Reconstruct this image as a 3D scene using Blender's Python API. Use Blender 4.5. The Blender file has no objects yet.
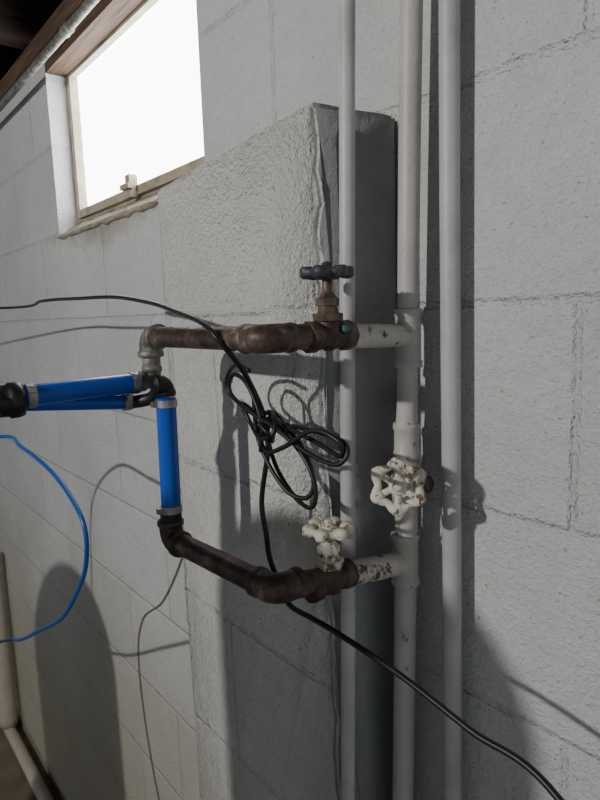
import bpy, bmesh, math, random
from mathutils import Vector, Matrix, noise
random.seed(3)
FZ=-0.25      # floor level
# ------------------------------------------------------------------ helpers
def link(ob,parent=None):
    bpy.context.scene.collection.objects.link(ob)
    if parent: ob.parent=parent
    return ob
def empty(name):
    e=bpy.data.objects.new(name,None); e.empty_display_size=.02
    return link(e)
def mesh_ob(name,bm,mat,parent=None,smooth=True):
    me=bpy.data.meshes.new(name); bmesh.ops.recalc_face_normals(bm,faces=bm.faces[:])
    bm.to_mesh(me); bm.free()
    for p in me.polygons: p.use_smooth=smooth
    ob=bpy.data.objects.new(name,me)
    if mat: me.materials.append(mat)
    return link(ob,parent)
def catmull(pts,n=10,closed=False):
    pts=[Vector(p) for p in pts]; out=[]; N=len(pts)
    rng=range(N) if closed else range(N-1)
    for i in rng:
        if closed: p0,p1,p2,p3=pts[i-1],pts[i],pts[(i+1)%N],pts[(i+2)%N]
        else:
            p1,p2=pts[i],pts[i+1]; p0=pts[i-1] if i>0 else 2*p1-p2; p3=pts[i+2] if i+2<N else 2*p2-p1
        for k in range(n):
            t=k/n
            out.append(.5*((2*p1)+(-p0+p2)*t+(2*p0-5*p1+4*p2-p3)*t*t+(-p0+3*p1-3*p2+p3)*t**3))
    if not closed: out.append(pts[-1])
    return out
def add_sweep(bm,pts,rad,seg=20,closed=False,caps=True):
    pts=[Vector(p) for p in pts]; N=len(pts)
    if not hasattr(rad,'__len__'): rad=[rad]*N
    tang=[]
    for i in range(N):
        a=pts[i-1] if (i>0 or closed) else pts[i]; b=pts[(i+1)%N] if (i<N-1 or closed) else pts[i]
        t=b-a
        if t.length<1e-9: t=tang[-1] if tang else (pts[1]-pts[0])
        tang.append(t.normalized())
    up=Vector((0,0,1)) if abs(tang[0].z)<.9 else Vector((1,0,0))
    nrm=(up-tang[0]*up.dot(tang[0])).normalized(); rings=[]
    for i in range(N):
        nrm=nrm-tang[i]*nrm.dot(tang[i])
        nrm.normalize(); bi=tang[i].cross(nrm)
        rings.append([bm.verts.new(pts[i]+(nrm*math.cos(2*math.pi*k/seg)+bi*math.sin(2*math.pi*k/seg))*rad[i]) for k in range(seg)])
    for i in range(N if closed else N-1):
        a=rings[i]; b=rings[(i+1)%N]
        for k in range(seg):
            bm.faces.new((a[k],a[(k+1)%seg],b[(k+1)%seg],b[k]))
    if caps and not closed:
        bm.faces.new(rings[0]); bm.faces.new(rings[-1][::-1])
def lathe(bm,c,axis,prof,seg=24):
    """prof: list of (distance along axis, radius)"""
    c=Vector(c); axis=Vector(axis).normalized()
    up=Vector((0,0,1)) if abs(axis.z)<.9 else Vector((1,0,0))
    n=(up-axis*up.dot(axis)).normalized(); b=axis.cross(n); rings=[]
    for d,r in prof:
        rings.append([bm.verts.new(c+axis*d+(n*math.cos(2*math.pi*k/seg)+b*math.sin(2*math.pi*k/seg))*max(r,1e-5)) for k in range(seg)])
    for i in range(len(rings)-1):
        for k in range(seg):
            bm.faces.new((rings[i][k],rings[i][(k+1)%seg],rings[i+1][(k+1)%seg],rings[i+1][k]))
    bm.faces.new(rings[0]); bm.faces.new(rings[-1][::-1])
def add_box(bm,lo,hi):
    r=bmesh.ops.create_cube(bm,size=1)
    for v in r['verts']:
        v.co=Vector([lo[i]+(v.co[i]+.5)*(hi[i]-lo[i]) for i in range(3)])
def rough(bm,amp,freq=60):
    for v in bm.verts:
        v.co+=noise.noise_vector(v.co*freq)*amp
# ------------------------------------------------------------------ materials
class NT:
    def __init__(s,name):
        s.m=bpy.data.materials.new(name); s.m.use_nodes=True; s.n=s.m.node_tree.nodes; s.l=s.m.node_tree.links
        s.b=s.n['Principled BSDF']; s.tc=s.n.new('ShaderNodeTexCoord'); s.geo=s.n.new('ShaderNodeNewGeometry')
        s.pos=s.geo.outputs['Position']
    def noise(s,sc,det=4,rough=.55,vec=None):
        x=s.n.new('ShaderNodeTexNoise'); x.inputs['Scale'].default_value=sc; x.inputs['Detail'].default_value=det; x.inputs['Roughness'].default_value=rough
        s.l.new(vec or s.pos,x.inputs['Vector']); return x.outputs['Fac']
    def ramp(s,f,stops):
        x=s.n.new('ShaderNodeValToRGB'); e=x.color_ramp.elements
        while len(e)<len(stops): e.new(.5)
        for i,(p,c) in enumerate(stops):
            e[i].position=p; e[i].color=(*c,1) if hasattr(c,'__len__') else (c,c,c,1)
        s.l.new(f,x.inputs['Fac']); return x.outputs['Color']
    def mix(s,f,a,b,mode='MIX'):
        x=s.n.new('ShaderNodeMix'); x.data_type='RGBA'; x.blend_type=mode
        for sock,v in ((x.inputs[0],f),(x.inputs[6],a),(x.inputs[7],b)):
            if isinstance(v,(int,float)): sock.default_value=v
            elif isinstance(v,tuple): sock.default_value=(*v,1)
            else: s.l.new(v,sock)
        return x.outputs[2]
    def math(s,op,a,b):
        x=s.n.new('ShaderNodeMath'); x.operation=op
        for i,v in enumerate((a,b)):
            if isinstance(v,(int,float)): x.inputs[i].default_value=v
            else: s.l.new(v,x.inputs[i])
        return x.outputs[0]
    def bump(s,h,dist,st=1,prev=None):
        x=s.n.new('ShaderNodeBump'); x.inputs['Distance'].default_value=dist; x.inputs['Strength'].default_value=st
        s.l.new(h,x.inputs['Height'])
        if prev: s.l.new(prev,x.inputs['Normal'])
        return x.outputs[0]
    def out(s,col=None,rough=None,norm=None,metal=None):
        for k,v in (('Base Color',col),('Roughness',rough),('Normal',norm),('Metallic',metal)):
            if v is None: continue
            if isinstance(v,(int,float)): s.b.inputs[k].default_value=v
            elif isinstance(v,tuple): s.b.inputs[k].default_value=(*v,1)
            else: s.l.new(v,s.b.inputs[k])
        return s.m
def block_mat(name,base,dark,brick=True,bumpk=1.0):
    t=NT(name)
    sep=t.n.new('ShaderNodeSeparateXYZ'); t.l.new(t.pos,sep.inputs[0])
    comb=t.n.new('ShaderNodeCombineXYZ')
    wob=t.noise(6,2)
    zz=t.math('ADD',sep.outputs[2],t.math('MULTIPLY',wob,.004))
    t.l.new(t.math('ADD',sep.outputs[0],8.364),comb.inputs[0]); t.l.new(t.math('ADD',zz,4.060-1.404-.002),comb.inputs[1])
    n1=t.noise(3,3); n2=t.noise(35,5,.7); n3=t.noise(170,3,.6); n4=t.noise(520,2,.6)
    col=t.ramp(n1,[(.3,dark),(.65,base)])
    col=t.mix(t.ramp(n2,[(.3,.35),(.6,0.)]),col,tuple(c*.8 for c in dark))
    # paint pin-holes and rust specks
    v=t.n.new('ShaderNodeTexVoronoi'); v.inputs['Scale'].default_value=120; t.l.new(t.pos,v.inputs['Vector'])
    gate=t.math('GREATER_THAN',t.noise(90,2),.58)
    spec=t.math('MULTIPLY',t.math('LESS_THAN',v.outputs['Distance'],.19),gate)
    col=t.mix(t.math('MULTIPLY',spec,.55),col,(.22,.19,.16))
    # grime low down on the wall
    mr=t.n.new('ShaderNodeMapRange'); t.l.new(t.math('ADD',sep.outputs[2],t.math('MULTIPLY',n1,.5)),mr.inputs[0])
    mr.inputs[1].default_value=1.15; mr.inputs[2].default_value=.3; mr.inputs[3].default_value=0; mr.inputs[4].default_value=.8
    col=t.mix(mr.outputs[0],col,(.50,.44,.31))
    # dirt staining under the window sill
    dx=t.math('ABSOLUTE',t.math('ADD',sep.outputs[0],1.25),0); dz=t.math('ABSOLUTE',t.math('ADD',sep.outputs[2],-1.60),0)
    k=t.math('ADD',t.math('MULTIPLY',dx,3.2),t.math('MULTIPLY',dz,22))
    k=t.math('ADD',k,t.math('MULTIPLY',n2,1.6))
    mr2=t.n.new('ShaderNodeMapRange'); t.l.new(k,mr2.inputs[0])
    mr2.inputs[1].default_value=1.1; mr2.inputs[2].default_value=2.2; mr2.inputs[3].default_value=.75; mr2.inputs[4].default_value=0
    col=t.mix(mr2.outputs[0],col,(.34,.29,.22))
    h=t.math('ADD',t.math('MULTIPLY',n3,1.0),t.math('MULTIPLY',n4,.45))
    h=t.math('ADD',h,t.math('MULTIPLY',n2,.9))
    nb=t.bump(h,.0045*bumpk)
    if brick:
        b=t.n.new('ShaderNodeTexBrick'); t.l.new(comb.outputs[0],b.inputs['Vector'])
        b.inputs['Scale'].default_value=1; b.inputs['Brick Width'].default_value=.406; b.inputs['Row Height'].default_value=.203
        b.inputs['Mortar Size'].default_value=.0058; b.inputs['Mortar Smooth'].default_value=1
        b.inputs['Color1'].default_value=(1,1,1,1); b.inputs['Color2'].default_value=(.93,.93,.93,1); b.inputs['Mortar'].default_value=(.93,.93,.93,1)
        col=t.mix(1.0,col,b.outputs['Color'],'MULTIPLY')
        inv=t.math('SUBTRACT',1.0,b.outputs['Fac'])
        nb=t.bump(inv,.0024,1,nb)
    return t.out(col,.8,nb)
M_wall=block_mat('painted_block',(.70,.71,.705),(.60,.61,.605))
M_pil=block_mat('painted_pilaster',(.72,.715,.69),(.60,.595,.57),True,1.2)
M_side_shade=block_mat('pilaster_side_shade',(.33,.34,.34),(.20,.21,.21),False,.35)  # smoother side face, with its shade from the light put into the colour
def simple(name,col,rough=.5,metal=0,sc=40,var=.25,bump=.0004):
    t=NT(name); n=t.noise(sc,4)
    c=t.ramp(n,[(.3,tuple(x*(1-var) for x in col)),(.7,col)])
    return t.out(c,rough,t.bump(t.noise(sc*6,3),bump),metal)
def painted(name,paint,rust,amount=.36,sc=55,rough=.45):
    t=NT(name); n=t.noise(sc,6,.7); big=t.noise(9,3)
    k=t.math('ADD',t.math('MULTIPLY',n,.6),t.math('MULTIPLY',big,.4))
    f=t.ramp(k,[(amount,1.0),(amount+.03,0.)])
    p=t.ramp(t.noise(20,3),[(.3,tuple(x*.78 for x in paint)),(.7,paint)])
    c=t.mix(f,p,t.ramp(t.noise(120,3),[(.3,tuple(x*.5 for x in rust)),(.7,rust)]))
    return t.out(c,rough,t.bump(t.math('SUBTRACT',t.noise(150,3),f),.0006))
M_paint=painted('pipe_paint',(.55,.53,.49),(.26,.19,.13),.38)
M_paint2=painted('pipe_paint_clean',(.52,.52,.51),(.34,.30,.25),.31)
M_paintR=painted('pipe_paint_rusty',(.62,.59,.53),(.16,.10,.06),.445,70,.6)
M_paintV=painted('valve_paint_flaking',(.72,.67,.56),(.20,.13,.08),.45,110,.6)
t=NT('rusty_iron'); n=t.noise(38,6,.72)
c=t.ramp(n,[(.3,(.020,.013,.011)),(.48,(.060,.038,.029)),(.60,(.13,.088,.068)),(.69,(.34,.31,.28))])
M_iron=t.out(c,.48,t.bump(t.noise(200,4),.0006),.25)
t=NT('grey_zinc_fitting'); n=t.noise(60,5,.7)
c=t.ramp(n,[(.35,(.08,.075,.06)),(.5,(.20,.19,.17)),(.7,(.36,.34,.30))])
M_zinc=t.out(c,.5,t.bump(t.noise(220,4),.0008),.4)
M_brass=simple('aged_brass',(.19,.135,.10),.5,.4,90,.6)
M_wheel=simple('dark_handwheel',(.08,.09,.10),.5,.3,80,.5,.0006)
M_blue=simple('blue_pex',(.004,.085,.50),.30,0,30,.15,.0001)
M_bluet=simple('blue_tubing',(.008,.09,.36),.35,0,30,.15,.0001)
M_black=simple('black_rubber',(.010,.010,.011),.45,0,60,.3,.0001)
M_steel=simple('crimp_steel',(.45,.42,.38),.4,.8,100,.4)
M_teal=simple('verdigris',(.07,.24,.23),.8,0,250,.6,.0006)
M_pvc=simple('white_pvc',(.62,.57,.47),.4,0,20,.15)
M_shadow_line=simple('tube_shadow_line',(.26,.235,.20),.6)
t=NT('old_wood'); mp=t.n.new('ShaderNodeMapping'); mp.inputs['Scale'].default_value=(2,30,30); t.l.new(t.pos,mp.inputs[0])
n=t.noise(4,5,.6,mp.outputs[0]); M_wood=t.out(t.ramp(n,[(.3,(.035,.02,.013)),(.7,(.13,.075,.04))]),.8,t.bump(n,.001))
t=NT('dark_joist_wood'); mp=t.n.new('ShaderNodeMapping'); mp.inputs['Scale'].default_value=(30,2,30); t.l.new(t.pos,mp.inputs[0])
n=t.noise(4,5,.6,mp.outputs[0]); M_dwood=t.out(t.ramp(n,[(.3,(.022,.014,.010)),(.7,(.065,.04,.028))]),.9,t.bump(n,.001))
M_frame=simple('window_frame_paint',(.50,.43,.32),.6,0,25,.45)
M_floor=simple('concrete_floor',(.26,.22,.16),.9,0,8,.4,.002)
M_conc=simple('sill_mortar',(.42,.37,.29),.95,0,30,.55,.003)
M_tank=simple('shadow_tank_shell',(.30,.33,.36),.4)
t=NT('daylit_frosted_glass'); t.b.inputs['Base Color'].default_value=(.9,.9,.9,1)
t.b.inputs['Emission Color'].default_value=(.95,.98,1,1); t.b.inputs['Emission Strength'].default_value=10
M_glass=t.m
# ------------------------------------------------------------------ room shell
WX0,WX1=-1.52,-.83; WZ0,WZ1=1.607,2.014
bm=bmesh.new()
L,Rr,T=-7,1.6,.2
add_box(bm,(L,0,FZ),(WX0,T,WZ1)); add_box(bm,(WX1,0,FZ),(Rr,T,WZ1)); add_box(bm,(WX0,0,FZ),(WX1,T,WZ0))
wall=mesh_ob('wall_back',bm,M_wall,None,False)
bm=bmesh.new(); add_box(bm,(L,-3.2,FZ-.1),(Rr,.2,FZ)); mesh_ob('floor',bm,M_floor,None,False)
# ceiling: sub-floor boards + joists + sill plate
bm=bmesh.new(); add_box(bm,(L,-3.2,2.30),(Rr,.2,2.33))
add_box(bm,(L,.12,2.055),(Rr,.16,2.30))
x=L+.1
while x<Rr:
    add_box(bm,(x,-3.2,2.055),(x+.04,.12,2.30)); x+=.406
mesh_ob('ceiling',bm,M_dwood,None,False)
bm=bmesh.new(); add_box(bm,(L,-.012,2.014),(Rr,.16,2.055)); mesh_ob('trim_1',bm,M_wood,None,False)
# window
bm=bmesh.new()
def frame(bm,x0,x1,z0,z1,w,y0,y1):
    add_box(bm,(x0,y0,z0),(x1,y1,z0+w)); add_box(bm,(x0,y0,z1-w),(x1,y1,z1))
    add_box(bm,(x0,y0,z0+w),(x0+w,y1,z1-w)); add_box(bm,(x1-w,y0,z0+w),(x1,y1,z1-w))
win=empty('window_1')
frame(bm,WX0+.001,WX1-.001,WZ0+.03,WZ1-.001,.022,.055,.10)
frame(bm,WX0+.008,WX1-.008,WZ0+.04,WZ1-.03,.018,.045,.06)
mesh_ob('frame',bm,M_frame,win,False)
bm=bmesh.new(); add_box(bm,(WX0+.005,-.002,1.972),(WX1-.005,.056,2.012)); mesh_ob('head_board',bm,M_wood,win,False)
bm=bmesh.new(); add_box(bm,(WX0+.02,.066,WZ0+.05),(WX1-.02,.072,WZ1-.03)); mesh_ob('pane',bm,M_glass,win,False)
bm=bmesh.new(); add_box(bm,(-1.19,.03,WZ0+.035),(-1.17,.047,WZ0+.078)); add_box(bm,(-1.20,.022,WZ0+.05),(-1.16,.034,WZ0+.06)); mesh_ob('latch',bm,M_frame,win,False)
bm=bmesh.new()
r=bmesh.ops.create_grid(bm,x_segments=60,y_segments=6,size=.5)
for v in bm.verts:
    X=WX0+.002+(v.co.x+.5)*(WX1-WX0-.004); k=v.co.y+.5
    v.co=Vector((X,-.006+k*.07,WZ0-.006+k*.045))+noise.noise_vector(Vector((X*40,k*5,0)))*.005
ret=bmesh.ops.extrude_face_region(bm,geom=bm.faces[:])
for v in ret['geom']:
    if isinstance(v,bmesh.types.BMVert): v.co.z=WZ0-.012+noise.noise(Vector((v.co.x*30,0,0)))*.008; v.co.y=max(v.co.y,-.005)
mesh_ob('mortar_sill',bm,M_conc,win)
# pilaster
bm=bmesh.new(); add_box(bm,(-.775,-.114,FZ),(-.442,0,1.600))
bmesh.ops.bevel(bm,geom=bm.edges[:],offset=.004,segments=2,affect='EDGES')
bmesh.ops.subdivide_edges(bm,edges=[e for e in bm.edges if e.calc_length()>.05],cuts=1)
for _ in range(6):
    le=[e for e in bm.edges if e.calc_length()>.014]
    if not le: break
    bmesh.ops.subdivide_edges(bm,edges=le,cuts=1,use_grid_fill=True)
for v in bm.verts:
    if v.co.z>1.5: v.co.z-=.022*(-.442-v.co.x)/.333+max(0,-v.co.y-.02)*.06
    if v.co.y<-.03:
        v.co.y+= .010*max(0,(1.6-v.co.z))*(abs(v.co.y)/.114)
    edge=math.exp(-((v.co.x+.442)**2+(v.co.y+.11)**2)/.0003)
    if v.co.y<-.005:
        v.co+=noise.noise_vector(v.co*14)*.0025*1.0+noise.noise_vector(v.co*70)*.004*edge
        if edge>.3: v.co.x-=max(0,noise.noise(Vector((3,1,v.co.z*22))))*.012*edge
pil=mesh_ob('wall_pilaster',bm,M_pil,None)
pil.data.materials.append(M_side_shade)
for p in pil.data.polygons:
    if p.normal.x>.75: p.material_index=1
# ------------------------------------------------------------------ vertical pipes
def vpipe(name,top,bot,r,mat,bands=()):
    e=empty(name); top=Vector(top);bot=Vector(bot)
    bm=bmesh.new(); n=120
    pts=[bot.lerp(top,i/n)+Vector((math.sin(i*.13)*.0008,0,0)) for i in range(n+1)]
    rr=[r(p.z) if callable(r) else r for p in pts]
    add_sweep(bm,pts,rr,24); mesh_ob('tube',bm,mat,e)
    return e
def at(z,top,bot):
    top=Vector(top);bot=Vector(bot); return bot.lerp(top,(z-bot.z)/(top.z-bot.z))
P1t,P1b=(-.4265,-.065,2.30),(-.4265,-.140,FZ)
P2t,P2b=(-.375,-.037,2.30),(-.437,-.037,FZ)
P3t,P3b=(-.3635,-.022,2.30),(-.346,-.022,FZ)
p1=vpipe('conduit_pipe',P1t,P1b,.0076,M_paint2)
p3=vpipe('copper_water_pipe',P3t,P3b,.0095,M_paint2)
p2=vpipe('galvanized_water_pipe',P2t,P2b,lambda z:.0106 if z>1.30 else .0118,M_paint)
def fitting(c,axis,L,r,lip=.003,parent=None,mat=M_paint,name='coupling'):
    c=Vector(c); bm=bmesh.new()
    lathe(bm,c,axis,[(-L/2,r*.8),(-L/2,r+lip*.8),(-L/2+.001,r+lip),(-L/2+.006,r+lip),(-L/2+.008,r),(L/2-.008,r),(L/2-.006,r+lip),(L/2-.001,r+lip),(L/2,r+lip*.8),(L/2,r*.8)])
    rough(bm,.0005,200); return mesh_ob(name,bm,mat,parent)
zv=Vector((0,0,1))
fitting(at(1.372,P2t,P2b),zv,.058,.0128,.0014,p2,M_paint,'tee')
fitting(at(1.268,P2t,P2b),zv,.036,.0128,.0012,p2,M_paint)
fitting(at(1.140,P2t,P2b),zv,.056,.0135,.0014,p2,M_paint,'tee')
# ------------------------------------------------------------------ iron loop
BX=-.403; RY=-.2085
loop=empty('iron_pipe_loop')
def arc(corner,d1,d2,rad,n=12):
    """points rounding a corner: from corner+d1*rad to corner+d2*rad"""
    corner=Vector(corner);d1=Vector(d1).normalized();d2=Vector(d2).normalized()
    o=corner+(d1+d2)*rad
    return [o-d2*rad*math.cos(math.pi/2*i/n)-d1*rad*math.sin(math.pi/2*i/n) for i in range(n+1)]
def elbow(name,corner,d1,d2,rad,r,lip,L,mat,parent):
    bm=bmesh.new(); a=arc(corner,d1,d2,rad)
    d1=Vector(d1).normalized();d2=Vector(d2).normalized()
    add_sweep(bm,[a[0]+d1*L]+a+[a[-1]+d2*L],r,24)
    for p,d in ((a[0],d1),(a[-1],d2)):
        lathe(bm,p,d,[(L-.008,r*.9),(L-.007,r+lip*.3),(L-.005,r+lip),(L-.001,r+lip),(L,r+lip*.5),(L,r*.8)])
    rough(bm,.0003,110); return mesh_ob(name,bm,mat,parent)
def straight(name,a,b,r,mat,parent,seg=24):
    bm=bmesh.new(); a=Vector(a);b=Vector(b); n=24
    add_sweep(bm,[a.lerp(b,i/n) for i in range(n+1)],r,seg); return mesh_ob(name,bm,mat,parent)
X_,Y_,Z_=Vector((1,0,0)),Vector((0,1,0)),Vector((0,0,1))
UZ=1.380; UXL=-.619
straight('upper_branch_wall',(-.397,-.037,1.375),(BX,-.115,1.378),.0115,M_paintR,loop)
straight('upper_branch',(BX,-.15,UZ),(BX,-.195,UZ),.0112,M_iron,loop)
elbow('upper_elbow',(BX,RY,UZ),Y_,-X_,.013,.0124,.0006,.016,M_iron,loop)
straight('upper_run',(BX-.02,RY,UZ),(UXL+.012,RY,UZ),.0108,M_iron,loop)
elbow('upper_left_elbow',(UXL,RY,UZ),X_,-Z_,.012,.0122,.0022,.010,M_zinc,loop)
straight('nipple',(UXL,RY,UZ-.02),(UXL,RY,1.345),.0100,M_zinc,loop)
LZ=1.160; LXL=-.598; LZ2=1.153
straight('lower_branch_wall',(-.403,-.037,1.136),(BX,-.118,1.148),.0122,M_paintR,loop)
straight('lower_branch',(BX,-.15,1.152),(BX,-.197,LZ),.0120,M_iron,loop)
elbow('lower_elbow',(BX,RY,LZ),Y_,-X_,.014,.0134,.0007,.014,M_iron,loop)
straight('lower_run',(BX-.02,RY,LZ),(LXL+.012,RY,LZ2),.0115,M_iron,loop)
elbow('lower_left_elbow',(LXL,RY,LZ2),X_,Z_,.013,.0130,.0018,.010,M_iron,loop)
# ------------------------------------------------------------------ blue pex
def clamp(c,axis,r,parent):
    bm=bmesh.new(); lathe(bm,c,axis,[(-.004,r*.9),(-.004,r+.0012),(.004,r+.0012),(.004,r*.9)])
    c=Vector(c); s=bmesh.ops.create_cube(bm,size=.006)
    off=Vector((.004,-.8,0)); off=(off-Vector(axis).normalized()*off.dot(Vector(axis).normalized())) if abs(Vector(axis).normalized().y)<.8 else Vector((.9,0,.6))
    for v in s['verts']: v.co+=c+off.normalized()*(r+.003)
    mesh_ob('clamp',bm,M_steel,parent,False)
riser=empty('blue_pex_pipe')
straight('tube',(-.594,RY,1.185),(-.590,RY,1.315),.0108,M_blue,riser)
straight('lower_adapter',(-.597,RY,1.170),(-.595,RY,1.19),.0118,M_black,riser)
clamp((-.594,RY,1.190),Z_,.0108,riser); clamp((-.590,RY,1.309),Z_,.0108,riser)
elbow('top_elbow',(-.590,RY,1.330),-Z_,-Y_,.008,.0100,.0012,.005,M_black,riser)
pa=empty('blue_pex_pipe')
AZ=1.331
elbow('drop_elbow',(UXL,RY,AZ+.001),Z_,-Y_,.010,.0098,.0014,.006,M_zinc,pa)
straight('tube',(UXL,RY-.016,AZ),(UXL,-.345,AZ-.002),.0108,M_blue,pa)
clamp((UXL,RY-.022,AZ),Y_,.0108,pa); clamp((UXL,-.338,AZ-.002),Y_,.0108,pa)
pb=empty('blue_pex_pipe')
straight('tube',(-.622,-.232,1.310),(-.640,-.36,1.322),.0080,M_blue,pb)
clamp((-.622,-.240,1.3105),Y_,.0080,pb)
bm=bmesh.new(); add_sweep(bm,catmull([(-.591,-.214,1.326),(-.603,-.218,1.315),(-.615,-.226,1.311),(-.622,-.236,1.310)],6),.0070,16); mesh_ob('barb',bm,M_black,pb)
mf=empty('black_coupling')
bm=bmesh.new(); lathe(bm,(-.622,-.345,1.326),-Y_,[(0,.012),(0,.0165),(.004,.0175),(.012,.0175),(.013,.0155),(.030,.0155),(.031,.019),(.055,.019),(.06,.016),(.30,.016)],12)
mesh_ob('body',bm,M_black,mf)
# ------------------------------------------------------------------ valves
def handwheel(name,c,axis,R,parent,mat,lobes=6,tr=.0040):
    c=Vector(c);axis=Vector(axis).normalized()
    up=Vector((0,0,1)) if abs(axis.z)<.9 else Vector((1,0,0))
    n=(up-axis*up.dot(axis)).normalized(); b=axis.cross(n); bm=bmesh.new(); N=96
    pts=[];rad=[]
    for i in range(N):
        a=2*math.pi*i/N; k=math.cos(lobes*a)
        pts.append(c+(n*math.cos(a)+b*math.sin(a))*R*(.83+.06*k)); rad.append(tr*(1.12+.22*k))
    add_sweep(bm,pts,rad,14,closed=True)
    for i in range(lobes):
        a=2*math.pi*i/lobes
        d=n*math.cos(a)+b*math.sin(a)
        add_sweep(bm,[c+d*R*.15-axis*.001,c+d*R*.5-axis*.0012,c+d*R*.9],[tr*1.0,tr*.8,tr*1.0],10)
        lathe(bm,c+d*R*.88-axis*tr*1.3,axis,[(0,tr*1.0),(tr*.5,tr*1.6),(tr*2.1,tr*1.6),(tr*2.6,tr*1.1)],16)
    lathe(bm,c-axis*.006,axis,[(0,.004),(0,.0075),(.004,.0088),(.009,.0088),(.0105,.006),(.0106,.0045),(.0145,.0045),(.0155,.003)],16)
    rough(bm,.0008,160)
    return mesh_ob(name,bm,mat,parent)
def gate_valve(c,pdir,sdir,H,R,matb,mats,matw,lobes=6,s=1.0,L=.052):
    e=empty('gate_valve'); c=Vector(c);pdir=Vector(pdir).normalized();sdir=Vector(sdir).normalized()
    bm=bmesh.new()
    h=L/2
    lathe(bm,c,pdir,[(-h,.010*s),(-h,.0150*s),(-h+.011,.0150*s),(-h+.013,.0130*s),(-.008,.0125*s),(-.004,.0145*s),(.004,.0145*s),(.008,.0125*s),(h-.013,.0130*s),(h-.011,.0150*s),(h,.0150*s),(h,.010*s)],8)
    lathe(bm,c-sdir*.012,sdir,[(0,.006*s),(.002,.011*s),(.010,.0135*s),(.026*s+.0,.0125*s),(.028*s,.0125*s)],24)
    rough(bm,.0005,140); mesh_ob('body',bm,matb,e)
    bm=bmesh.new()
    lathe(bm,c+sdir*.015*s,sdir,[(0,.010*s),(0,.0150*s),(.007*s,.0150*s),(.0075*s,.0105*s),(.014*s,.0095*s),(.0145*s,.0115*s),(.021*s,.0115*s),(.023*s,.0085*s),(.027*s,.006*s)],6)
    rough(bm,.0004,140); mesh_ob('bonnet',bm,mats,e,False)
    bm=bmesh.new(); lathe(bm,c+sdir*.03*s,sdir,[(0,.0042),(H-.03*s,.0042)],14); mesh_ob('stem',bm,mats,e)
    handwheel('handwheel',c+sdir*H,sdir,R,e,matw,lobes)
    return e
v1=gate_valve((BX,-.1385,1.379),Y_,Z_,.056,.0205,M_iron,M_brass,M_wheel,6,.92)
bm=bmesh.new(); lathe(bm,(BX+.0115,-.128,1.3865),X_+Z_*.4,[(0,.0055),(.0012,.005),(.002,.002)],12); rough(bm,.0014,200); mesh_ob('verdigris_spot',bm,M_teal,v1)
v2=gate_valve((BX,-.145,1.150),Y_,Z_,.050,.0205,M_iron,M_paintV,M_paintV,6,.95)
cp=at(1.225,P2t,P2b)
v3=gate_valve(cp,Z_,Vector((-.360,-.097,1.240))-cp,.068,.0250,M_paint,M_paintV,M_paintV,6,1.0,.045)
bm=bmesh.new(); lathe(bm,cp,Vector((1,-.2,.12)),[(0,.007),(.026,.007),(.027,.009),(.033,.009),(.034,.006)],10); mesh_ob('drain_nub',bm,M_iron,v3)
# ------------------------------------------------------------------ cables
cab=empty('black_power_cord')
def cable(name,pts,r,mat,parent,n=10,seg=10):
    bm=bmesh.new(); add_sweep(bm,catmull(pts,n),r,seg); return mesh_ob(name,bm,mat,parent)
cable('cord',[(-2.2,-.45,1.46),(-1.43,-.17,1.433),(-1.12,-.17,1.437),(-.936,-.17,1.434),(-.79,-.175,1.430),(-.652,-.19,1.418),(-.565,-.205,1.407),(-.484,-.2215,1.3955),(-.452,-.2235,1.380),(-.456,-.2,1.355),(-.469,-.180,1.335),(-.466,-.17,1.309),(-.462,-.17,1.29),(-.459,-.17,1.271),(-.473,-.17,1.218),(-.468,-.17,1.185),(-.463,-.17,1.159),(-.447,-.17,1.137),(-.433,-.17,1.122),(-.40,-.17,1.1215),(-.363,-.17,1.121),(-.294,-.17,1.116),(-.229,-.17,1.105),(-.163,-.17,1.094),(-.05,-.2,1.02),(.05,-.3,.6),(.1,-.4,FZ+.01)],.0026,M_black,cab)
Yc=-.165
def P(x,z,dy=0): return (x,Yc+dy,z)
cable('coil_1',[P(-.472,1.348,-.014),P(-.50,1.352,-.008),P(-.528,1.343),P(-.536,1.325),P(-.515,1.308,.004),P(-.47,1.298,.004),P(-.42,1.296,.006),P(-.372,1.294,.004),P(-.353,1.286,0),P(-.362,1.274,-.006),P(-.40,1.280,-.008),P(-.44,1.296,-.01),P(-.49,1.312,-.012),P(-.515,1.326,-.01),P(-.505,1.342,-.01),P(-.478,1.333,-.012),P(-.458,1.300,-.012),P(-.464,1.27,-.010)],.0022,M_black,cab)
cable('coil_2',[P(-.478,1.33,-.006),P(-.475,1.285,-.006),P(-.455,1.255,-.006),P(-.430,1.235,-.004),P(-.408,1.234,0),P(-.403,1.25,.004),P(-.418,1.275,.006),P(-.445,1.295,.006),P(-.465,1.306,.006),P(-.48,1.298,.002),P(-.472,1.280,-.004),P(-.45,1.272,-.012),P(-.42,1.282,-.014),P(-.388,1.300,-.008),P(-.360,1.294,-.004),P(-.362,1.280,0),P(-.40,1.288,.002),P(-.46,1.30,.002)],.0022,M_black,cab)
cable('coil_3',[P(-.46,1.300,-.008),P(-.50,1.312,-.004),P(-.49,1.292,-.002),P(-.455,1.285,-.016),P(-.437,1.292,-.014),P(-.445,1.305,-.006),P(-.47,1.304,.008),P(-.476,1.28,.008),P(-.458,1.252,.004),P(-.43,1.228,.004),P(-.402,1.226,0),P(-.396,1.245,0),P(-.41,1.27,0),P(-.448,1.297,0)],.0022,M_black,cab)
cable('tie_wrap',[P(-.452,1.300,-.02),P(-.440,1.292,-.018),P(-.445,1.283,-.01),P(-.46,1.280,.002),P(-.468,1.290,.01),P(-.46,1.300,.004),P(-.450,1.296,-.018)],.0020,M_black,cab)
bt=empty('blue_tubing')
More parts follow.
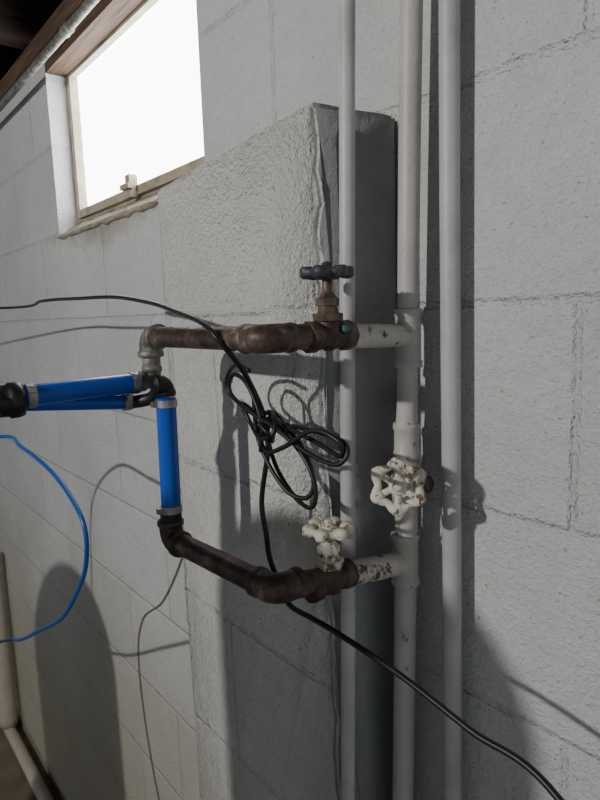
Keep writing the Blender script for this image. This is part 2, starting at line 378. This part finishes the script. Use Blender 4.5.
cable('tube',[(-1.22,-.615,1.10),(-1.27,-.40,1.17),(-1.18,-.25,1.196),(-1.04,-.25,1.199),(-.89,-.25,1.187),(-.80,-.25,1.162),(-.761,-.25,1.131),(-.770,-.25,1.08),(-.812,-.25,1.030),(-.90,-.25,.955),(-1.037,-.25,.878),(-1.19,-.25,.795),(-1.385,-.25,.707),(-1.5,-.4,.65),(-1.27,-.62,.55)],.0032,M_bluet,bt)
gw=empty('tube_shadow_line')  # thin grey strand added in place of the blue tube's shadow on the wall
cable('shadow_line',[(-.88,-.003,1.405),(-.885,-.003,1.30),(-.90,-.003,1.17),(-.925,-.003,1.06),(-.985,-.003,.95),(-1.08,-.003,.83),(-1.19,-.003,.745),(-1.23,-.003,.62),(-1.20,-.003,.40),(-1.10,-.003,.1),(-1.05,-.004,FZ+.003)],.0015,M_shadow_line,gw)
st=empty('thin_string')
cable('string',[(-.403,-.150,1.205),(-.410,-.155,1.225),(-.402,-.152,1.245),(-.412,-.156,1.27),(-.435,-.160,1.300)],.0008,M_paintV,st)
# ------------------------------------------------------------------ other pipes
e=empty('ceiling_conduit'); straight('tube',(-6.5,-.04,1.962),(1.5,-.04,1.962),.0085,M_zinc,e)
for x in (-2.4,-1.25,-.2,.8):
    fitting((x,-.04,1.962),X_,.03,.0100,.001,e,M_zinc,'hanger_clip')
e=empty('pvc_drain_pipe'); straight('tube',(-6,-.05,FZ+.022),(1.4,-.05,FZ+.022),.021,M_pvc,e)
e=empty('pvc_standpipe'); straight('tube',(-2.50,-.05,FZ+.043),(-2.50,-.05,.50),.034,M_pvc,e); fitting((-2.50,-.05,.48),Z_,.06,.037,.003,e,M_pvc)
# unseen tanks, added out of view to throw domed shadows on the wall
def shadow_tank(name,x,y,r,top):
    e=empty(name); bm=bmesh.new(); h=top-FZ
    prof=[(0,r*.8),(.0,r*.98),(.03,r)]
    for i in range(1,10):
        a=math.pi/2*i/9; prof.append((h-r*.75+math.sin(a)*r*.75,max(r*math.cos(a),.002)))
    prof.insert(3,(h-r*.75,r))
    lathe(bm,(x,y,FZ),Z_,prof,40); mesh_ob('shell',bm,M_tank,e); return e
shadow_tank('shadow_tank_far',-1.26,-.82,.195,1.205)
shadow_tank('shadow_tank_near',-.51,-.80,.125,1.475)
# ------------------------------------------------------------------ light
def point(name,loc,e,size,col):
    l=bpy.data.lights.new(name,'POINT'); l.energy=e; l.shadow_soft_size=size; l.color=col
    o=bpy.data.objects.new(name,l); o.location=loc; link(o)
point('ceiling_bulb',(-.56,-2.0,2.02),100,.025,(1,.975,.93))
w=bpy.data.worlds.new('World'); bpy.context.scene.world=w; w.use_nodes=True
bg=w.node_tree.nodes['Background']; bg.inputs[0].default_value=(.84,.91,1,1); bg.inputs[1].default_value=.36
# ------------------------------------------------------------------ camera
yaw=math.radians(39);pit=math.radians(8.2);rol=math.radians(1.9)
Fh=Vector((-math.cos(yaw),math.sin(yaw),0));R0=Vector((math.sin(yaw),math.cos(yaw),0))
F=(Fh*math.cos(pit)-Z_*math.sin(pit)).normalized();U0=R0.cross(F)
R=R0*math.cos(rol)-U0*math.sin(rol);U=U0*math.cos(rol)+R0*math.sin(rol)
cd=bpy.data.cameras.new('Camera'); cam=bpy.data.objects.new('Camera',cd); link(cam)
m=Matrix((( R.x,U.x,-F.x,0),(R.y,U.y,-F.y,-.5),(R.z,U.z,-F.z,1.4),(0,0,0,1)))
cam.matrix_world=m
cd.sensor_fit='HORIZONTAL'; cd.sensor_width=36; cd.lens=36.0; cd.clip_start=.01
bpy.context.scene.camera=cam
